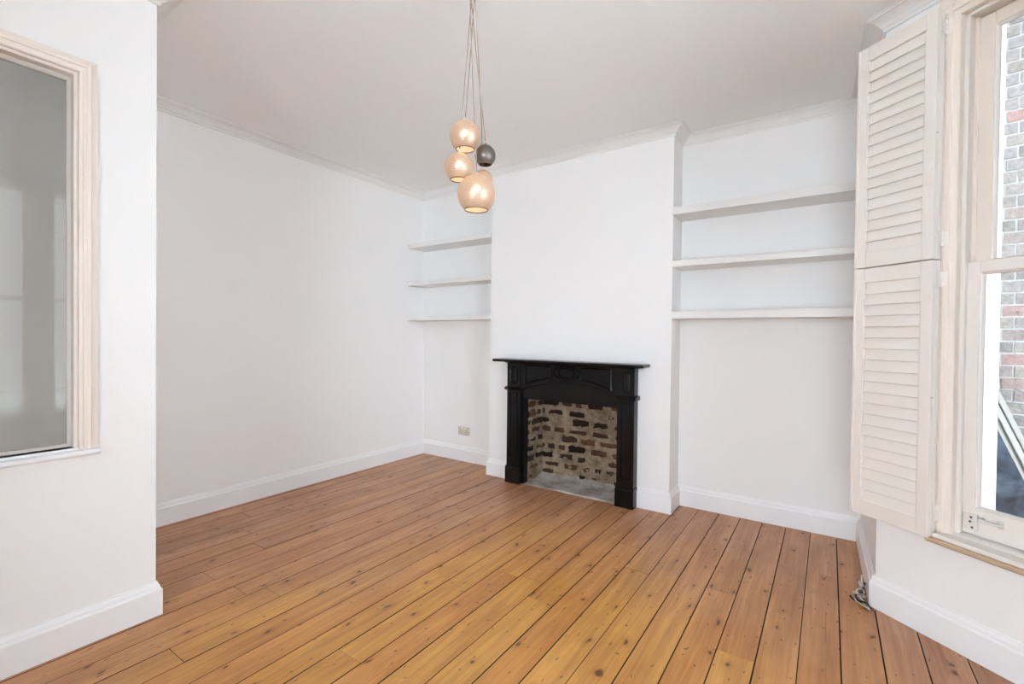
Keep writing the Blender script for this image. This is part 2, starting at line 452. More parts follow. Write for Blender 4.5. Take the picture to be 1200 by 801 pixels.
# canted bay wall: inner leaf and projecting outer leaf of painted masonry
HS0, HS1 = .272, 1.128; HZ0, HZ1 = .44, 2.61
wall('wall_bay_left', [(0, HS0, 0, .13, 0, H), (HS1, LC, 0, .13, 0, H), (HS0, HS1, 0, .13, 0, HZ0), (HS0, HS1, 0, .13, HZ1, H)], 'wall', MB)
wall('wall_bay_outer', [(-.02, .317, .13, .235, -.4, H), (1.083, LC, .13, .235, -.4, H), (.317, 1.083, .13, .235, -.4, .43), (.317, 1.083, .13, .235, 2.70, H)], 'outwhite', MB)
# bay front (behind and to the right of the camera; mirrored in the borrowed-light glass)
FW = [(1.26, 1.90), (.60, 1.14)]
ys = sorted([YB, E1.y + .1] + [v for w in FW for v in w])
parts = []
for i in range(0, len(ys) - 1, 2): parts.append((XF, XF + .2, ys[i], ys[i + 1], 0, H))
for a, b in FW: parts += [(XF, XF + .2, a, b, 0, .40), (XF, XF + .2, a, b, 2.66, H)]
wall('wall_bay_front', parts)

# ------------------------------------------------------------------ cornice and skirting
cpath = [(XP, YB), (XP, YP), (XL, YP), (XL, D), (CL, D), (CL, C), (CR, C), (CR, D2), (XR, D2), (A.x, A.y), (E1.x, E1.y), (XF, YB)]
cprof = [(-.002, H + .002), (-.002, H - .058), (.008, H - .058), (.012, H - .052), (.013, H - .046), (.020, H - .042), (.030, H - .030), (.045, H - .018), (.062, H - .011), (.074, H - .009), (.076, H - .004), (.086, H - .003), (.086, H + .002)]
bm = BM(); sweep(bm, cpath, cprof); struct(obj('trim_1', bm, M['shelf']))
bprof = [(-.002, -.01), (.020, -.01), (.020, .112), (.018, .117), (.013, .122), (.0125, .128), (.010, .136), (.006, .143), (.005, .149), (-.002, .149)]
def skirting(name, path):
    bm = BM(); sweep(bm, path, bprof); return struct(obj(name, bm, M['trim']))
skirting('baseboard_partition', [(XP, YB), (XP, YP), (XL + .3, YP)])
skirting('baseboard_left', [(XL + .025, YP), (XL + .025, D)])
skirting('baseboard_alcove_left', [(XL, D), (CL, D), (CL, C), (-2.298, C)])
skirting('baseboard_alcove_right', [(-1.172, C), (CR, C), (CR, D2), (XR, D2), (A.x - .004, A.y), (E1.x, E1.y)])

# ------------------------------------------------------------------ firebox
def rough_panel(bm, w, h, T, nx, nz, bricks, amp, seed, cover=.0):
    """mortar skin with proud and sunk bricks; local x = along, z = up, y = depth towards the room (-y)"""
    g = {}
    for i in range(nx + 1):
        for j in range(nz + 1):
            x, z = w * i / nx, h * j / nz
            p = Vector((x * 14 + seed, z * 14, seed))
            d = noise.fractal(p, .9, 2.1, 4) * amp + noise.noise(Vector((x * 5 + seed, z * 5, 3))) * amp
            d += cover * max(0, 1 - z / .38)
            g[i, j] = bm.verts.new(T @ Vector((x, -d, z)))
    for i in range(nx):
        for j in range(nz):
            f = bm.faces.new((g[i, j], g[i + 1, j], g[i + 1, j + 1], g[i, j + 1])); f.material_index = 0; f.smooth = True
    row = .078; nrow = int(h / row) + 1
    for r in range(nrow):
        x = -random.uniform(0, .18)
        while x < w:
            L = random.choice((.215, .215, .105, .16)) * random.uniform(.85, 1.08)
            z0 = r * row + random.uniform(.006, .016); z1 = (r + 1) * row - random.uniform(.006, .016)
            xa, xb = max(x + random.uniform(.006, .014), .0), min(x + L - random.uniform(.006, .014), w)
            if xb - xa > .025 and random.random() > .06:
                dep = random.uniform(.005, .018)
                n0 = len(bm.faces)
                # 3 x 2 subdivided lumpy face
                q = {}
                for i in range(6):
                    for j in range(5):
                        u, v = i / 5, j / 4
                        ex = .0065
                        px = xa + (xb - xa) * u + random.uniform(-ex, ex); pz = z0 + (z1 - z0) * v + random.uniform(-ex, ex)
                        rim = (i in (0, 5)) or (j in (0, 4))
                        py = -(dep + random.uniform(-.004, .004)) + (.02 if rim else 0)
                        q[i, j] = bm.verts.new(T @ Vector((min(max(px, 0), w), py, min(pz, h))))
                for i in range(5):
                    for j in range(4):
                        f = bm.faces.new((q[i, j], q[i + 1, j], q[i + 1, j + 1], q[i, j + 1])); f.material_index = 1; f.smooth = True
            x += L
random.seed(23)
bm = BM()
XA, XB = -2.165, -1.272
rough_panel(bm, XB - XA, 1.15, Matrix.Translation((XA, FB, 0)), 110, 120, True, .0075, 2.3, .010)
Tl = Matrix.Translation((XA + .012, C + .0, 0)) @ Matrix.Rotation(PI / 2, 4, 'Z')
rough_panel(bm, FB - C + .01, 1.15, Tl, 45, 120, True, .0075, 8.1, .010)
Tr = Matrix.Translation((XB - .012, FB + .01, 0)) @ Matrix.Rotation(-PI / 2, 4, 'Z')
rough_panel(bm, FB - C + .01, 1.15, Tr, 45, 120, True, .0075, 15.7, .010)
struct(obj('wall_firebox', bm, [M['fire_mortar'], M['fire_brick']], fix=False))
bm = BM(); nx, ny = 60, 28; g = {}
for i in range(nx + 1):
    for j in range(ny + 1):
        x = XA + (XB - XA) * i / nx; y = 3.345 + (FB - 3.345) * j / ny
        if y < C + .01: x = min(max(x, FX0 + .002), FX1 - .002)
        z = .006 + noise.fractal(Vector((x * 7, y * 7, 1)), 1, 2, 4) * .006 + .035 * max(0, (y - 3.56) / .13) ** 2
        if j == 0: z = -.015
        g[i, j] = bm.verts.new((x, y, z))
for i in range(nx):
    for j in range(ny):
        bm.faces.new((g[i, j], g[i + 1, j], g[i + 1, j + 1], g[i, j + 1])).smooth = True
struct(obj('floor_hearth', bm, M['hearth'], fix=False))

# ------------------------------------------------------------------ fireplace surround
FS = thing('fireplace_surround', 'black painted timber fireplace surround with arched frieze and mantelshelf on the chimney breast', 'fireplace', (-1.735, C, 0))
def fs(name, bm, bevel=.002, parent=None, mat='black'):
    bmesh.ops.translate(bm, verts=bm.verts, vec=(1.735, -C, 0))
    return obj(name, bm, M[mat], parent or FS, bevel)
CX, F = -1.735, 3.325
OUT, PIN = .565, .433                          # outer and inner edge of the pilasters, from the centre
def raised_frame(bm, x0, x1, z0, z1, y, w=.010, h=.009):
    """ovolo bead round a panel, standing h proud of plane y"""
    frame_sweep(bm, (x0 + w, x1 - w, z0 + w, z1 - w), [(0, y), (0, y - h * .5), (w * .35, y - h), (w * .7, y - h * .9), (w, y - h * .3), (w, y)], 'y')
def ring(bm, outline, y, w, h, n_):
    """moulded bead following a closed outline (list of (x, z))"""
    cx = sum(p[0] for p in outline) / len(outline); cz = sum(p[1] for p in outline) / len(outline)
    rings = []
    for i, (x, z) in enumerate(outline):
        a = Vector(outline[i - 1]); b = Vector(outline[(i + 1) % len(outline)]); t = (b - a).normalized(); nn = Vector((t.y, -t.x))
        if nn.dot(Vector((x - cx, z - cz))) < 0: nn = -nn
        rings.append([bm.verts.new((x + nn.x * d, yy, z + nn.y * d)) for d, yy in ((-w / 2, y), (-w / 2, y - h * .6), (-w * .15, y - h), (w * .25, y - h * .9), (w / 2, y - h * .4), (w / 2, y))])
    for i in range(len(rings)):
        Aa, B = rings[i], rings[(i + 1) % len(rings)]
        for j in range(6): bm.faces.new((Aa[j], B[j], B[(j + 1) % 6], Aa[(j + 1) % 6]))
def stadium(cx, cz, hw, hh, n=10):
    pts = []
    r = min(hw, hh)
    for k in range(n + 1):
        a = PI * k / n
        if hh > hw: pts.append((cx + r * math.cos(a), cz + hh - r + r * math.sin(a)))
        else: pts.append((cx + hw - r + r * math.sin(a), cz + r * math.cos(a)))
    for k in range(n + 1):
        a = PI * k / n
        if hh > hw: pts.append((cx - r * math.cos(a), cz - hh + r - r * math.sin(a)))
        else: pts.append((cx - hw + r - r * math.sin(a), cz - r * math.cos(a)))
    return pts
for s in (-1, 1):
    xa, xb = sorted((CX + s * OUT, CX + s * PIN))
    m_ = (xa + xb) / 2
    bm = BM(); box(bm, xa, xb, F, C, .145, 1.03)
    # fielded shaft: two nested beads with a raised centre fillet
    raised_frame(bm, xa + .026, xb - .026, .205, .782, F, .011, .012)
    box(bm, m_ - .012, m_ + .012, F - .004, F, .235, .755)
    pl = fs('pilaster', bm)
    bm = BM()
    prism(bm, [(C, 0), (C, .145), (F - .004, .145), (F - .010, .138), (F - .014, .128), (F - .014, 0)], 'x', xa - .006, xb + .006)
    fs('plinth_block', bm)
    bm = BM()
    prism(bm, [(C, .795), (F, .795), (F - .012, .803), (F - .022, .808), (F - .024, .816), (F - .010, .820), (F, .826), (C, .826)], 'x', xa - .016, xb + (.004 if s < 0 else .016)) if s < 0 else \
        prism(bm, [(C, .795), (F, .795), (F - .012, .803), (F - .022, .808), (F - .024, .816), (F - .010, .820), (F, .826), (C, .826)], 'x', xa - .004, xb + .016)
    fs('capital_moulding', bm, .001)
    bm = BM(); ring(bm, stadium(m_, .925, .031, .073), F, .013, .014, 0)
    box(bm, m_ - .016, m_ + .016, F - .003, F, .872, .978)
    fs('block_panel', bm, .002)
# frieze: board with arched lower edge
def arch_z(x, zend, zmid, hw):
    t = (x - CX) / hw
    return zend + (zmid - zend) * (1 - abs(t) ** 2.0)
bm = BM(); n = 28; PB = PIN + .0
pts = [(CX - PB, 1.03)] + [(CX - PB + 2 * PB * k / n, arch_z(CX - PB + 2 * PB * k / n, .805, .893, PB)) for k in range(n + 1)] + [(CX + PB, 1.03)]
prism(bm, pts, 'y', F + .006, C)
fr = fs('frieze', bm, .0015)
bm = BM()                                                  # bead along the arch
rings = []
for k in range(n + 1):
    x = CX - PB + 2 * PB * k / n; z = arch_z(x, .805, .893, PB)
    rings.append([bm.verts.new((x, yy, z + dz)) for yy, dz in ((F + .006, .012), (F - .004, .010), (F - .006, .004), (F - .002, -.002), (F + .03, -.002), (F + .03, .012))])
for k in range(n):
    for j in range(6): bm.faces.new((rings[k][j], rings[k + 1][j], rings[k + 1][(j + 1) % 6], rings[k][(j + 1) % 6]))
bm.faces.new(rings[0]); bm.faces.new(rings[-1][::-1])
fs('arch_moulding', bm, 0)
hw = .385
for s in (-1, 1):
    o_ = [(CX + s * hw, 1.014), (CX + s * .135, 1.014)]
    o_ += [(CX + s * (.135 + (hw - .135) * k / 8), arch_z(CX + s * (.135 + (hw - .135) * k / 8), .858, .930, hw)) for k in range(9)]
    bm = BM(); ring(bm, o_, F + .006, .012, .014, 0); fs('panel_moulding', bm, 0)
bm = BM()
ring(bm, [(CX + .118 * math.cos(2 * PI * k / 32), .967 + .052 * math.sin(2 * PI * k / 32) * (1 if True else 0)) for k in range(32)], F + .006, .014, .016, 0)
ring(bm, stadium(CX, .967, .070, .034), F + .006, .012, .015, 0)
box(bm, CX - .045, CX + .045, F + .001, F + .006, .953, .981)
fs('oval_rosette', bm, .001)
# plain slip panel under the arch
bm = BM(); box(bm, CX - PIN, CX + PIN, F + .030, C + .01, .728, .91); box(bm, CX - PIN, CX - PIN + .030, F + .030, C + .01, 0, .728); box(bm, CX + PIN - .004, CX + PIN, F + .030, C + .01, 0, .728)
fs('slip_panel', bm, .001)
# mantelshelf on its bed moulding
bm = BM()
prof = [(C, 1.028), (F - .002, 1.028), (F - .010, 1.031), (F - .022, 1.036), (F - .028, 1.041), (C, 1.041)]
prism(bm, prof, 'x', CX - OUT - .012, CX + OUT + .012)
bed = fs('bed_moulding', bm, 0)
bm = BM()
xs0, xs1, ys0 = CX - .664, CX + .655, 3.235
prism(bm, [(xs0, ys0), (xs1, ys0), (xs1, C), (xs0, C)], 'z', 1.041, 1.064)
fs('mantelshelf', bm, .007)

# ------------------------------------------------------------------ alcove shelves
def shelf(x0, x1, y0, y1, zt, th, label, group, hole=False):
    bm = BM(); box(bm, x0, x1, y0, y1, zt - th, zt)
    o = obj('alcove_shelf', bm, M['shelf'], None, .002)
    tag(o, label, 'shelf', group); return o
for zt, w in ((2.192, 'top'), (1.810, 'middle'), (1.450, 'bottom')):
    shelf(XL, CL + .004, 3.388, D + .002, zt, .044 if w != 'bottom' else .042, f'{w} white floating shelf in the narrow alcove left of the fireplace', 'shelves in the left alcove')
for zt, w, th in ((2.185, 'top', .052), (1.806, 'middle', .043), (1.447, 'bottom', .052)):
    shelf(CR - .004, XR + .004, 3.392, D2 + .002, zt, th, f'{w} white floating shelf in the alcove right of the fireplace, beside the shutters', 'shelves in the right alcove')

# ------------------------------------------------------------------ wall socket
SK = thing('wall_socket', 'ivory double electrical socket on the wall low in the left alcove', 'socket', (-3.026, D, .302))
bm = BM(); box(bm, -.073, .073, -.010, 0, -.042, .042); obj('faceplate', bm, M['socket'], SK, .004)
for s in (-1, 1):
    bm = BM(); box(bm, s * .022 - .006, s * .022 + .006, -.014, -.009, .016, .034); obj('rocker_switch', bm, M['trim'], SK, .0015)
    bm = BM()
    box(bm, s * .040 - .0035, s * .040 + .0035, -.0106, -.0095, .002, .013)
    for q in (-1, 1): box(bm, s * .040 + q * .011 - .0035, s * .040 + q * .011 + .0035, -.0106, -.0095, -.018, -.012)
    obj('socket_hole', bm, M['dark_slot'], SK)

# ------------------------------------------------------------------ pendant lamp
PC = Vector((-1.297, 1.579, H))
PD = thing('pendant_lamp', 'cluster pendant lamp of five globe shades on thin cords hanging from the ceiling', 'lamp', PC)
bm = BM(); lathe(bm, [(.048, 0), (.048, -.006), (.044, -.010), (.020, -.012), (.0, -.0122)], 40, cap0=True)
bmesh.ops.remove_doubles(bm, verts=bm.verts, dist=1e-5)
obj('ceiling_cup', bm, M['brown'], PD, 0, True)
GL = [((-1.340, 1.593, 2.133), .0672, True), ((-1.353, 1.570, 1.992), .0632, True), ((-1.316, 1.706, 2.081), .0474, False), ((-1.342, 1.722, 1.979), .0467, True), ((-1.277, 1.596, 1.871), .0822, True)]
for i, (c, R, lit) in enumerate(GL):
    c = Vector(c) - PC
    th_end = PI - math.asin(.60)
    # shade: outer skin, rim and inner skin with UV in lattice cells
    bm = BM(); uvl = bm.loops.layers.uv.new('UVMap')
    seg, rows = 56, 30; cells = round(2 * PI * R / .0100); th0 = .16
    def P(t, k, r):
        return Vector((r * math.sin(t) * math.cos(2 * PI * k / seg), r * math.sin(t) * math.sin(2 * PI * k / seg), r * 1.03 * math.cos(t)))
    for skin, r in ((0, R), (1, R - .0018)):
        vv = [[bm.verts.new(P(th0 + (th_end - th0) * j / rows, k, r)) for k in range(seg)] for j in range(rows + 1)]
        for j in range(rows):
            for k in range(seg):
                f = bm.faces.new((vv[j][k], vv[j + 1][k], vv[j + 1][(k + 1) % seg], vv[j][(k + 1) % seg])) if not skin else bm.faces.new((vv[j][k], vv[j][(k + 1) % seg], vv[j + 1][(k + 1) % seg], vv[j + 1][k]))
                f.smooth = True; f.material_index = skin
                idx = {vv[j][k]: (k, j), vv[j + 1][k]: (k, j + 1), vv[j + 1][(k + 1) % seg]: (k + 1, j + 1), vv[j][(k + 1) % seg]: (k + 1, j)}
                for l in f.loops:
                    a, b = idx[l.vert]; l[uvl].uv = (a / seg * cells, b / rows * cells * .36)
        if not skin: outer = vv
        else:
            for k in range(seg):
                bm.faces.new((outer[rows][k], vv[rows][k], vv[rows][(k + 1) % seg], outer[rows][(k + 1) % seg]))
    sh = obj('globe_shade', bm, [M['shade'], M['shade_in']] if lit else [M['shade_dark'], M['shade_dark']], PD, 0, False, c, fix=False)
    if not lit: sh['label'] = 'unlit dark grey globe shade'
    # rim ring at the mouth
    bm = BM(); rr = R * .60; zz = R * 1.03 * math.cos(th_end); w = .0022
    lathe(bm, [(rr + w, zz + w), (rr + w * 1.2, zz), (rr, zz - w), (rr - w, zz), (rr - w * .5, zz + w), (rr + w, zz + w)], 48)
    obj('mouth_rim', bm, M['rim'], sh, 0, True)
    # lampholder and bulb
    bm = BM(); t = R * 1.03 * math.cos(th0)
    lathe(bm, [(.0035, t + .008), (.006, t + .006), (R * .17, t - .001), (R * .17, t - .004), (.011, t - .005), (.011, t - .022), (.0, t - .022)], 20, cap0=True)
    bmesh.ops.remove_doubles(bm, verts=bm.verts, dist=1e-5)
    obj('lampholder', bm, M['shelf'] if lit else M['rim'], sh, 0, True)
    bm = BM(); br = R * .20
    bmesh.ops.create_uvsphere(bm, u_segments=20, v_segments=12, radius=br)
    bmesh.ops.translate(bm, verts=bm.verts, vec=(0, 0, R * .30))
    obj('bulb', bm, M['bulb'] if lit else M['bulb_off'], sh, 0, True)
    # cord
    st = Vector((math.cos(i * 2.4) * .012, math.sin(i * 2.4) * .012, -.02))
    en = c + Vector((0, 0, t + .02))
    mid = st.lerp(en, .5) + Vector((.004 * math.sin(i * 3), .003 * math.cos(i * 2), 0))
    bm = BM(); tube(bm, smooth_path([st, mid, en], 8), .0024, 8)
    obj('cord', bm, M['cord'], PD, 0, True)

# ------------------------------------------------------------------ borrowed-light window in the partition
W2 = sempty('window_2', (XP, (PY0 + PY1) / 2, PZ0))
def w2(name, bm, mat, bevel=.0015, parent=None):
    o = obj(name, bm, M[mat], None, bevel); o.parent = W2
    o.matrix_parent_inverse = Matrix.Translation(W2.location).inverted(); return o
bm = BM()
frame_sweep(bm, (PY0, PY1, PZ0 - .1, PZ1), [(0, XP - .012), (0, XP + .010), (.004, XP + .013), (.012, XP + .013), (.014, XP + .009), (.022, XP + .011), (.026, XP + .016), (.036, XP + .019), (.040, XP + .014), (.056, XP + .010), (.056, XP - .012)], 'x')
# keep only what stands above the sill
geom = bm.verts[:] + bm.edges[:] + bm.faces[:]
bmesh.ops.bisect_plane(bm, geom=geom, plane_co=(0, 0, PZ0 - .008), plane_no=(0, 0, -1), clear_outer=True)
w2('casing', bm, 'cream', 0)
bm = BM()
frame_sweep(bm, (PY0 + .012, PY1 - .012, PZ0 + .004, PZ1 - .012), [(0, XP - PT), (0, XP - .001), (.0125, XP - .001), (.0125, XP - PT)], 'x')
w2('frame', bm, 'cream', .001)
bm = BM()
frame_sweep(bm, (PY0 + .030, PY1 - .021, PZ0 + .014, PZ1 - .024), [(0, XP - .062), (0, XP - .052), (.006, XP - .044), (.010, XP - .040), (.013, XP - .040), (.013, XP - .062)], 'x')
w2('glazing_bead', bm, 'shutter', 0)
bm = BM(); box(bm, XP - .056, XP - .052, PY0 + .02, PY1 - .014, PZ0 + .008, PZ1 - .016); w2('glass_pane', bm, 'glass_hall', 0)
bm = BM()
prism(bm, [(XP - .10, .775), (XP - .10, .797), (XP + .006, .797), (XP + .012, .788), (XP + .026, .786), (XP + .031, .780), (XP + .031, .772), (XP + .027, .766), (XP + .014, .762), (XP - .002, .762)], 'y', PY0 - .068, PY1 + .063)
w2('window_sill', bm, 'trim', .001)

# ------------------------------------------------------------------ bay sash window (canted side), local coords s, o, z
def bay(name, bm, mat, parent=None, bevel=.0015, smooth=False):
    """mesh given in wall coordinates; stays in them, the object carries the wall's matrix"""
    o = obj(name, bm, M[mat], None, bevel, smooth)
    if parent is None: o.matrix_world = MB
    else: o.parent = parent
    return o
W1 = sempty('window_1'); W1.matrix_world = MB
J0, J1 = .297, 1.103                                       # jamb faces
def mirror_box(bm, s0, s1, *r): box(bm, s0, s1, *r); box(bm, 1.4 - s1, 1.4 - s0, *r)
ZS, ZT = .466, 2.585
bm = BM()
for a, b in ((.22, J0), (1.4 - J0, 1.4 - .22)):
    pr = [(a, .002), (a, -.016), (a + .034, -.019), (a + .037, -.024), (a + .052, -.024), (a + .056, -.018), (b - .004, -.015), (b, -.011), (b, .002)] if a < .7 else \
         [(1.4 - x, y) for x, y in [(.22, .002), (.22, -.016), (.254, -.019), (.257, -.024), (.272, -.024), (.276, -.018), (J0 - .004, -.015), (J0, -.011), (J0, .002)]]
    prism(bm, pr, 'z', ZS - .02, ZT + .06)
prism(bm, [(.002, ZT), (-.011, ZT), (-.015, ZT + .004), (-.018, ZT + .021), (-.024, ZT + .025), (-.024, ZT + .040), (-.019, ZT + .043), (-.016, ZT + .06), (-.016, ZT + .10), (.002, ZT + .10)], 'x', .22, 1.18)
bay('architrave', bm, 'cream', W1, .0008)
bm = BM(); mirror_box(bm, HS0, J0, -.001, .13, ZS - .03, ZT + .025); box(bm, HS0, 1.4 - HS0, -.001, .13, ZT, HZ1 + .0)
bay('box_frame', bm, 'cream', W1)
bm = BM(); mirror_box(bm, J0, .313, .012, .034, ZS, ZT); box(bm, J0, J1, .012, .034, ZT - .014, ZT)
bay('staff_bead', bm, 'shutter', W1, .004)
bm = BM(); mirror_box(bm, J0, .311, .078, .086, ZS, ZT); bay('parting_bead', bm, 'cream', W1)
bm = BM(); mirror_box(bm, J0, .317, .122, .14, ZS, ZT); box(bm, J0, J1, .122, .14, ZT - .02, ZT); bay('outer_lining', bm, 'trim', W1)
# lower sash (nearer the room)
LS = sempty('lower_sash'); del LS['kind']; LS.parent = W1
bm = BM(); s0, si = .301, .350
mirror_box(bm, s0, si, .037, .076, .478, 1.579)
box(bm, si, 1.4 - si, .037, .076, .478, .584); box(bm, si, 1.4 - si, .037, .084, 1.534, 1.579)
bay('sash_frame', bm, 'shutter', LS, .002)
bm = BM(); frame_sweep(bm, (si + .010, 1.4 - si - .010, .594, 1.524), [(0, .058), (0, .052), (.005, .045), (.011, .041), (.011, .058)], 'y'); bay('glazing_bead', bm, 'shutter', LS, 0)
bm = BM(); box(bm, si - .005, 1.4 - si + .005, .060, .064, .58, 1.54); bay('glass_pane', bm, 'glass', LS, 0)
US = sempty('upper_sash'); del US['kind']; US.parent = W1
bm = BM(); si = .357
mirror_box(bm, s0, si, .087, .121, 1.540, 2.580)
box(bm, si, 1.4 - si, .087, .121, 1.540, 1.582); box(bm, si, 1.4 - si, .087, .121, 2.528, 2.580)
bay('sash_frame', bm, 'cream', US, .002)
bm = BM(); frame_sweep(bm, (si + .010, 1.4 - si - .010, 1.592, 2.518), [(0, .106), (0, .100), (.005, .094), (.011, .090), (.011, .106)], 'y'); bay('glazing_bead', bm, 'shutter', US, 0)
bm = BM(); box(bm, si - .005, 1.4 - si + .005, .106, .110, 1.575, 2.535); bay('glass_pane', bm, 'glass', US, 0)
# painted catch plate and lift on the lower rail
bm = BM(); box(bm, .318, .364, .026, .037, .496, .561); box(bm, .335, .3365, .0245, .027, .498, .559)
pl = bay('catch_plate', bm, 'metalwhite', LS, .002)
bm = BM()
for z, s in ((.548, .345), (.530, .342), (.508, .349)):
    lathe(bm, [(.0035, -.002), (.0045, .002)], 10, (0, 0, 0), True, True)
    vs = bm.verts[-20:]
    bmesh.ops.rotate(bm, verts=vs, matrix=Matrix.Rotation(PI / 2, 3, 'X')); bmesh.ops.translate(bm, verts=vs, vec=(s, .026, z))
bay('screw', bm, 'dark_slot', pl, 0)
bm = BM()
pts = smooth_path([(.378, .036, .551), (.380, .016, .551), (.388, .008, .552), (.405, .006, .551), (.424, .008, .550), (.432, .016, .549), (.434, .036, .548)], 5)
tube(bm, pts, .0065, 10); box(bm, .424, .440, .030, .037, .534, .562)
bay('sash_lift', bm, 'metalwhite', LS, 0, True)
# sill board with stepped nosing and tan apron moulding
bm = BM()
prism(bm, [(.037, .440), (-.052, .440), (-.060, .445), (-.060, .455), (-.055, .4605), (-.004, .4625), (.004, .468), (.012, .472), (.037, .474)], 'x', .262, 1.138)
bay('window_sill', bm, 'shutter', W1, .001)
bm = BM(); prism(bm, [(.0, .408), (-.030, .410), (-.050, .416), (-.062, .426), (-.064, .437), (-.060, .440), (.0, .440)], 'x', .235, 1.165); bay('apron_moulding', bm, 'tan', W1, 0)
bm = BM(); box(bm, .30, 1.10, .04, .27, .436, .470); bay('outer_sill', bm, 'trim', W1, .002)

# ------------------------------------------------------------------ folding louvred shutters, folded back over the wall
def leaf(root, name, o0, o1, sA, sB, zA, zB, front):
    st, rt, rb = .046, .066, .060
    bm = BM()
    box(bm, sA, sA + st, o0, o1, zA, zB); box(bm, sB - st + .004, sB, o0, o1, zA, zB)
    box(bm, sA + st, sB - st + .004, o0 + .001, o1 - .001, zA, zA + rb + .012); box(bm, sA + st, sB - st + .004, o0 + .001, o1 - .001, zB - rt, zB)
    lf = bay(name, bm, 'shutter', root, .0022)
    if front:
        bm = BM(); box(bm, sA, sA + .011, o0 - .0035, o0 + .002, zA + .001, zB - .001); bay('edge_bead', bm, 'shutter', lf, .0015)
        bm = BM()                                         # quadrant beads against the stiles
        for x in (sA + st, sB - st + .004 - .004): box(bm, x, x + .004, o0 + .003, o0 + .010, zA + rb + .012, zB - rt)
        bay('bead', bm, 'shutter', lf, .001)
    z0, z1 = zA + rb + .012, zB - rt
    n_ = round((z1 - z0) / .0505); p = (z1 - z0) / n_
    bm = BM(); oc = (o0 + o1) / 2
    for i in range(n_):
        zc = z0 + p * (i + .5)
        hh, hd, tk = p * .56, .0068, .0028
        # slat: lower edge towards the room, rounded
        prism(bm, [(oc - hd - tk, zc - hh + .001), (oc - hd, zc - hh - .001), (oc - hd + tk, zc - hh + .001), (oc + hd + tk, zc + hh - .001), (oc + hd, zc + hh + .001), (oc + hd - tk, zc + hh - .001)], 'x', sA + st - .003, sB - st + .007)
    bay('louvres', bm, 'shutter', lf, 0)
    return lf
def hinge(root, z):
    bm = BM()
    box(bm, .2530, .2555, -.044, -.020, z - .032, z + .032); box(bm, .256, .278, -.0265, -.0240, z - .032, z + .032)
    for k in range(3):
        lathe(bm, [(.0045, -.0095), (.0045, .0095)], 10, (.2565, -.0265, z + (k - 1) * .021), True, True)
    bay('hinge', bm, 'shutter', root, .0006)
def shutter(zA, zB, label, hz_, dot):
    o = thing('louvred_shutter', label, 'shutter', (0, 0, 0), 'window shutters')
    o.matrix_world = MB @ Matrix.Translation((0, 0, 0))
    leaf(o, 'front_leaf', -.072, -.0478, -.074, .2495, zA, zB, True)
    leaf(o, 'back_leaf', -.0472, -.0235, -.062, .2495, zA, zB, False)
    for z in hz_: hinge(o, z)
    bm = BM()
    for yy in (-.0635, -.056):
        tmp = len(bm.verts)
        lathe(bm, [(.0022, 0), (.0022, .0006)], 8, (0, 0, 0), True, True); bm.verts.ensure_lookup_table()
        vs = bm.verts[tmp:]
        bmesh.ops.rotate(bm, verts=vs, matrix=Matrix.Rotation(PI / 2, 3, 'Y')); bmesh.ops.translate(bm, verts=vs, vec=(.2495, yy, dot))
    bay('screw_hole', bm, 'dark_slot', o, 0)
    return o
shutter(1.597, 2.628, 'upper cream louvred folding shutter, top one of the pair beside the sash window', (2.553, 1.681), 2.119)
shutter(.436, 1.592, 'lower cream louvred folding shutter, bottom one of the pair, ending at the sash window sill', (1.514, .538), 1.02)

# ------------------------------------------------------------------ cables by the skirting corner
CB = thing('cable_tangle', 'small tangle of cut cable ends and metal connectors on the floor at the skirting corner', 'cable', (.145, 2.80, 0))
def cb(name, bm, mat): 
    return obj(name, bm, M[mat], CB, 0, True)
bm = BM(); tube(bm, smooth_path([(.030, -.075, .004), (.022, -.045, .012), (-.004, -.020, .030), (-.016, .005, .046), (.004, .022, .052), (.014, .010, .040)], 8), .0045, 10); cb('cable', bm, 'silver')
bm = BM(); tube(bm, smooth_path([(.032, -.070, .004), (.012, -.060, .010), (-.020, -.028, .012), (-.014, .010, .018), (.012, .016, .026), (.016, -.010, .034), (-.006, -.018, .044)], 8), .0042, 10); cb('cable', bm, 'silver')
bm = BM(); tube(bm, smooth_path([(.036, -.060, .005), (.020, -.052, .022), (.000, -.040, .020), (-.022, -.015, .006), (-.034, .004, .006), (-.042, .010, .012)], 8), .004, 10); cb('cable', bm, 'black_rubber')
bm = BM(); tube(bm, smooth_path([(.034, -.050, .004), (.016, -.018, .010), (.006, .020, .022), (.012, .050, .050), (.018, .075, .062)], 8), .005, 10); cb('cable', bm, 'black_rubber')
bm = BM(); tube(bm, smooth_path([(.018, .30, .006), (.014, .20, .008), (.018, .12, .022), (.014, .07, .050)], 8), .0042, 10); cb('cable', bm, 'trim')
def conn(p, d, r, L, mat):
    bm = BM(); d = Vector(d).normalized(); p = Vector(p)
    tube(bm, [p, p + d * L * .15, p + d * L * .16, p + d * L * .55, p + d * L * .56, p + d * L], [r * .7, r * .7, r, r, r * .75, r * .75], 12); cb('connector', bm, mat)
conn((.010, .045, .052), (-.35, .45, .35), .012, .030, 'silver')
conn((-.006, -.012, .040), (-.6, -.2, .15), .008, .026, 'silver')
conn((.010, -.052, .008), (-.3, -.7, .25), .009, .024, 'brass')
bm = BM(); tube(bm, smooth_path([(.026, -.055, .005), (.004, -.046, .010), (-.016, -.030, .022), (-.020, -.004, .030), (-.002, .012, .036), (.012, -.004, .028), (.004, -.024, .016)], 8), .0045, 10); cb('cable', bm, 'black_rubber')
conn((.004, .008, .030), (.2, -.8, .1), .008, .026, 'silver')

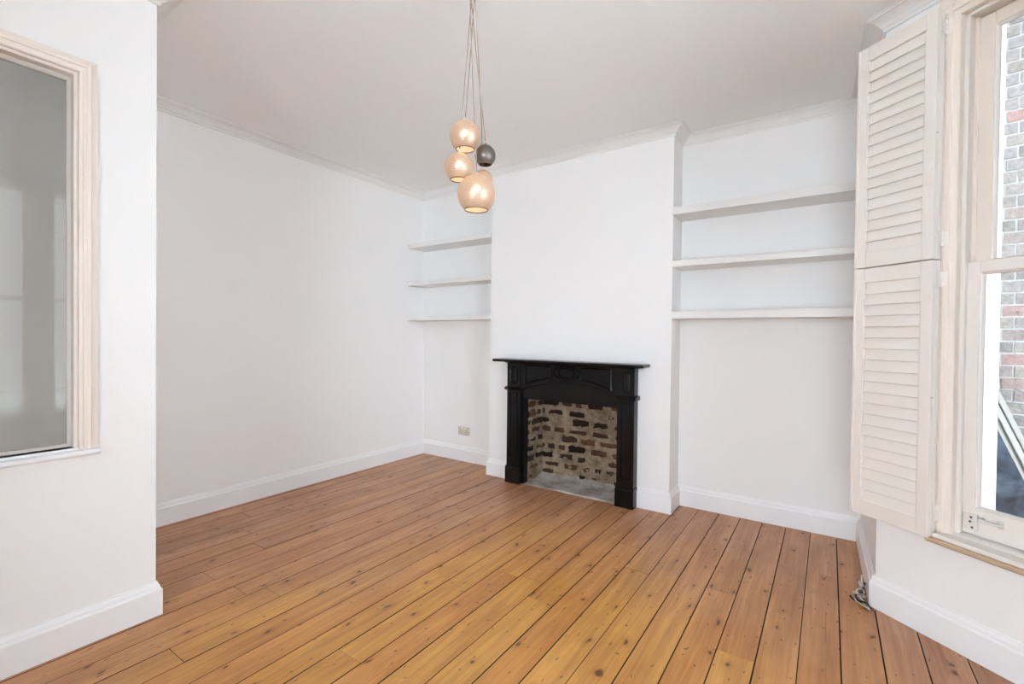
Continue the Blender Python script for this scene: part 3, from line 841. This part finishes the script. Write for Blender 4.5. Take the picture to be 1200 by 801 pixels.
# ------------------------------------------------------------------ outside
bm = BM(); box(bm, -14, 14, -26, 8, -.46, -.40); struct(obj('floor_outside', bm, M['concrete']))
tb = math.radians(170); bd = Vector((-math.cos(tb), -math.sin(tb), 0)); bn = Vector((-bd.y, bd.x, 0)); bn = bn if bn.y > 0 else -bn
P0 = Vector((.96, 4.15, 0))
TB = Matrix(((bd.x, bn.x, 0, P0.x), (bd.y, bn.y, 0, P0.y), (0, 0, 1, 0), (0, 0, 0, 1)))
random.seed(5); bm = BM()
box(bm, -.45, 2.6, .004, .22, -.40, 6.0, T=TB)
for f in bm.faces: f.material_index = 0
r = 0; z = -.395
while z < 4.6:
    x = -.45 + (0 if r % 2 else .055); k = r % 2
    while x < 2.58:
        L = .212 if k % 2 == 0 else .100
        n0 = len(bm.faces); bm.faces.ensure_lookup_table()
        q = random.uniform(-.0015, .0015)
        box(bm, x, min(x + L, 2.6), -.0035 + q, .02, z, z + .064, T=TB, jit=.0012)
        bm.faces.ensure_lookup_table()
        for f in bm.faces[n0:]: f.material_index = 1
        x += L + .011; k += 1
    z += .0755; r += 1
struct(obj('wall_neighbour', bm, [M['pale_mortar'], M['stock_brick']]))
bm = BM(); prism(bm, [(XL - .3, YB - .2), (XF + .25, YB - .2), (XF + .25, E1.y + .1), (A.x + .2, A.y + .25), (A.x + .2, 3.85), (XL - .3, 3.85)], 'z', H + .12, 12.); struct(obj('wall_upper_light_block', bm, M['outwhite']))  # unseen mass added over the house, tall enough to shade the brick gap
bm = BM(); box(bm, 2.45, 2.75, 2.15, 5.2, -.40, 12.); struct(obj('wall_side_light_block', bm, M['pale_mortar']))  # unseen wall added to keep bright sky off the brick
# old glazed window frames leaning sideways in the gap
def leaning(off, shift, w, hgt, tilt, label, glassmat):
    T = TB @ Matrix.Translation((shift, -off, -.4)) @ Matrix.Rotation(math.radians(-tilt), 4, 'Y')
    # local: x across, z up, lower-left corner on the ground
    o = thing('glazed_frame', label, 'window frame', (0, 0, 0), 'old window frames outside')
    o.matrix_world = T
    def g(name, bm, mat, bev=.001): return obj(name, bm, M[mat], o, bev)
    bm = BM(); frame_sweep(bm, (.055, w - .055, .055, hgt - .055), [(0, .0), (0, -.012), (.016, -.012), (.017, -.020), (.030, -.020), (.031, -.028), (.055, -.028), (.055, .0)], 'y'); g('frame', bm, 'alu', 0)
    bm = BM(); frame_sweep(bm, (.040, w - .040, .040, hgt - .040), [(0, -.010), (0, -.0175), (.006, -.0215), (.012, -.0215), (.012, -.010)], 'y'); g('gasket', bm, 'black_rubber', 0)
    bm = BM(); box(bm, .02, w - .02, -.010, -.004, .02, hgt - .02); g('glass_pane', bm, glassmat, 0)
    return o
leaning(.21, -.048, .44, 1.52, 21.5, 'silver framed dark glass leaning outside the window, the one nearer the room', 'dark_glass')
leaning(.13, -.012, .44, 1.55, 21.5, 'silver framed dark glass outside the window, farther one, against the brick wall', 'dark_glass')

# sashes of the bay's front and of the rear opening (behind the camera)
def simple_sash(name, T, w, z0, z1, rail):
    o = sempty(name); o.matrix_world = T
    bm = BM()
    box(bm, 0, .05, 0, .05, z0, z1); box(bm, w - .05, w, 0, .05, z0, z1); box(bm, .05, w - .05, 0, .05, z0, z0 + .08); box(bm, .05, w - .05, 0, .05, z1 - .055, z1); box(bm, .05, w - .05, -.005, .055, rail - .022, rail + .022)
    obj('sash_frame', bm, M['trim'], o, .002)
    bm = BM(); frame_sweep(bm, (-.0, w, z0, z1), [(0, -.10), (0, -.125), (.07, -.12), (.07, -.10)], 'y'); obj('casing', bm, M['trim'], o, .002)
    bm = BM(); box(bm, .04, w - .04, .022, .026, z0 + .05, z1 - .04); obj('glass_pane', bm, M['glass'], o)
for i, (a, b) in enumerate(FW):
    simple_sash(f'window_{i + 3}', Matrix.Translation((XF + .10, b, 0)) @ Matrix.Rotation(-PI / 2, 4, 'Z'), b - a, .40, 2.66, 1.57)
simple_sash('window_5', Matrix.Translation((1.1, YB - .02, 0)) @ Matrix.Rotation(PI, 4, 'Z'), 2.0, .08, 2.55, 1.4)  # unseen rear window, added to bring more daylight into the room
simple_sash('door_added_hall', Matrix.Translation((-2.68, YB - .02, 0)) @ Matrix.Rotation(PI, 4, 'Z'), .52, .0, 2.3, 1.0)  # unseen glazed door, added to brighten the hall

# ------------------------------------------------------------------ world
SKY_LO, SKY_HI = 2.4, 11.8
w = bpy.data.worlds.new('overcast'); S.world = w; w.use_nodes = True
nt = w.node_tree; bg = nt.nodes['Background']
tc = N(nt, 'ShaderNodeTexCoord'); sx = N(nt, 'ShaderNodeSeparateXYZ'); nt.links.new(tc.outputs['Generated'], sx.inputs[0])
rp = N(nt, 'ShaderNodeValToRGB'); e = rp.color_ramp.elements
e[0].position = .0; e[0].color = rgb(.84, .94, 1.05); e[1].position = 1; e[1].color = rgb(.76, .88, 1.05)
nt.links.new(sx.outputs[2], rp.inputs['Fac']); nt.links.new(rp.outputs['Color'], bg.inputs['Color'])
# hazy sun behind the house: the sky is several times brighter towards -y
mr = N(nt, 'ShaderNodeMapRange', interpolation_type='SMOOTHSTEP')
mr.inputs['From Min'].default_value = .15; mr.inputs['From Max'].default_value = -.85
mr.inputs['To Min'].default_value = SKY_LO; mr.inputs['To Max'].default_value = SKY_HI
vd = N(nt, 'ShaderNodeVectorMath', operation='DOT_PRODUCT'); vd.inputs[1].default_value = (-.50, .86, 0)
nt.links.new(tc.outputs['Generated'], vd.inputs[0]); nt.links.new(vd.outputs['Value'], mr.inputs['Value']); nt.links.new(mr.outputs['Result'], bg.inputs['Strength'])

sl = bpy.data.lights.new('sun', 'SUN'); sl.energy = 48; sl.angle = math.radians(2); sl.color = (.85, .97, 1.10)
so_ = bpy.data.objects.new('sun', sl); COL.objects.link(so_)
so_.rotation_euler = Vector((-.05, -.25, .97)).to_track_quat('Z', 'Y').to_euler(); so_.location = (0, -6, 12)

# ------------------------------------------------------------------ camera (yaw, pitch, roll, focal length solved from the room's lines)
yaw, pit, rol, f = .5958275, -.0117110, .0109400, 548.0784
fw = Vector((-math.sin(yaw) * math.cos(pit), math.cos(yaw) * math.cos(pit), math.sin(pit)))
r0 = Vector((math.cos(yaw), math.sin(yaw), 0)); u0 = r0.cross(fw)
r2 = r0 * math.cos(rol) + u0 * math.sin(rol); u2 = -r0 * math.sin(rol) + u0 * math.cos(rol)
cam = bpy.data.cameras.new('camera'); co = bpy.data.objects.new('camera', cam); COL.objects.link(co)
cam.sensor_width = 36; cam.sensor_fit = 'HORIZONTAL'; cam.lens = f / 1200 * 36; cam.clip_start = .02
co.matrix_world = Matrix(((r2.x, u2.x, -fw.x, 0), (r2.y, u2.y, -fw.y, 0), (r2.z, u2.z, -fw.z, 1.25599), (0, 0, 0, 1)))
S.camera = co
vs = S.view_settings
vs.view_transform = 'Standard'; vs.look = 'None'; vs.gamma = 1; vs.use_curve_mapping = False
vs.exposure = .35
S.cycles.use_denoising = True
S.cycles.max_bounces = 14; S.cycles.diffuse_bounces = 8; S.cycles.transparent_max_bounces = 16; S.cycles.glossy_bounces = 6
S.cycles.sample_clamp_indirect = 8
S.cycles.caustics_reflective = False; S.cycles.caustics_refractive = False
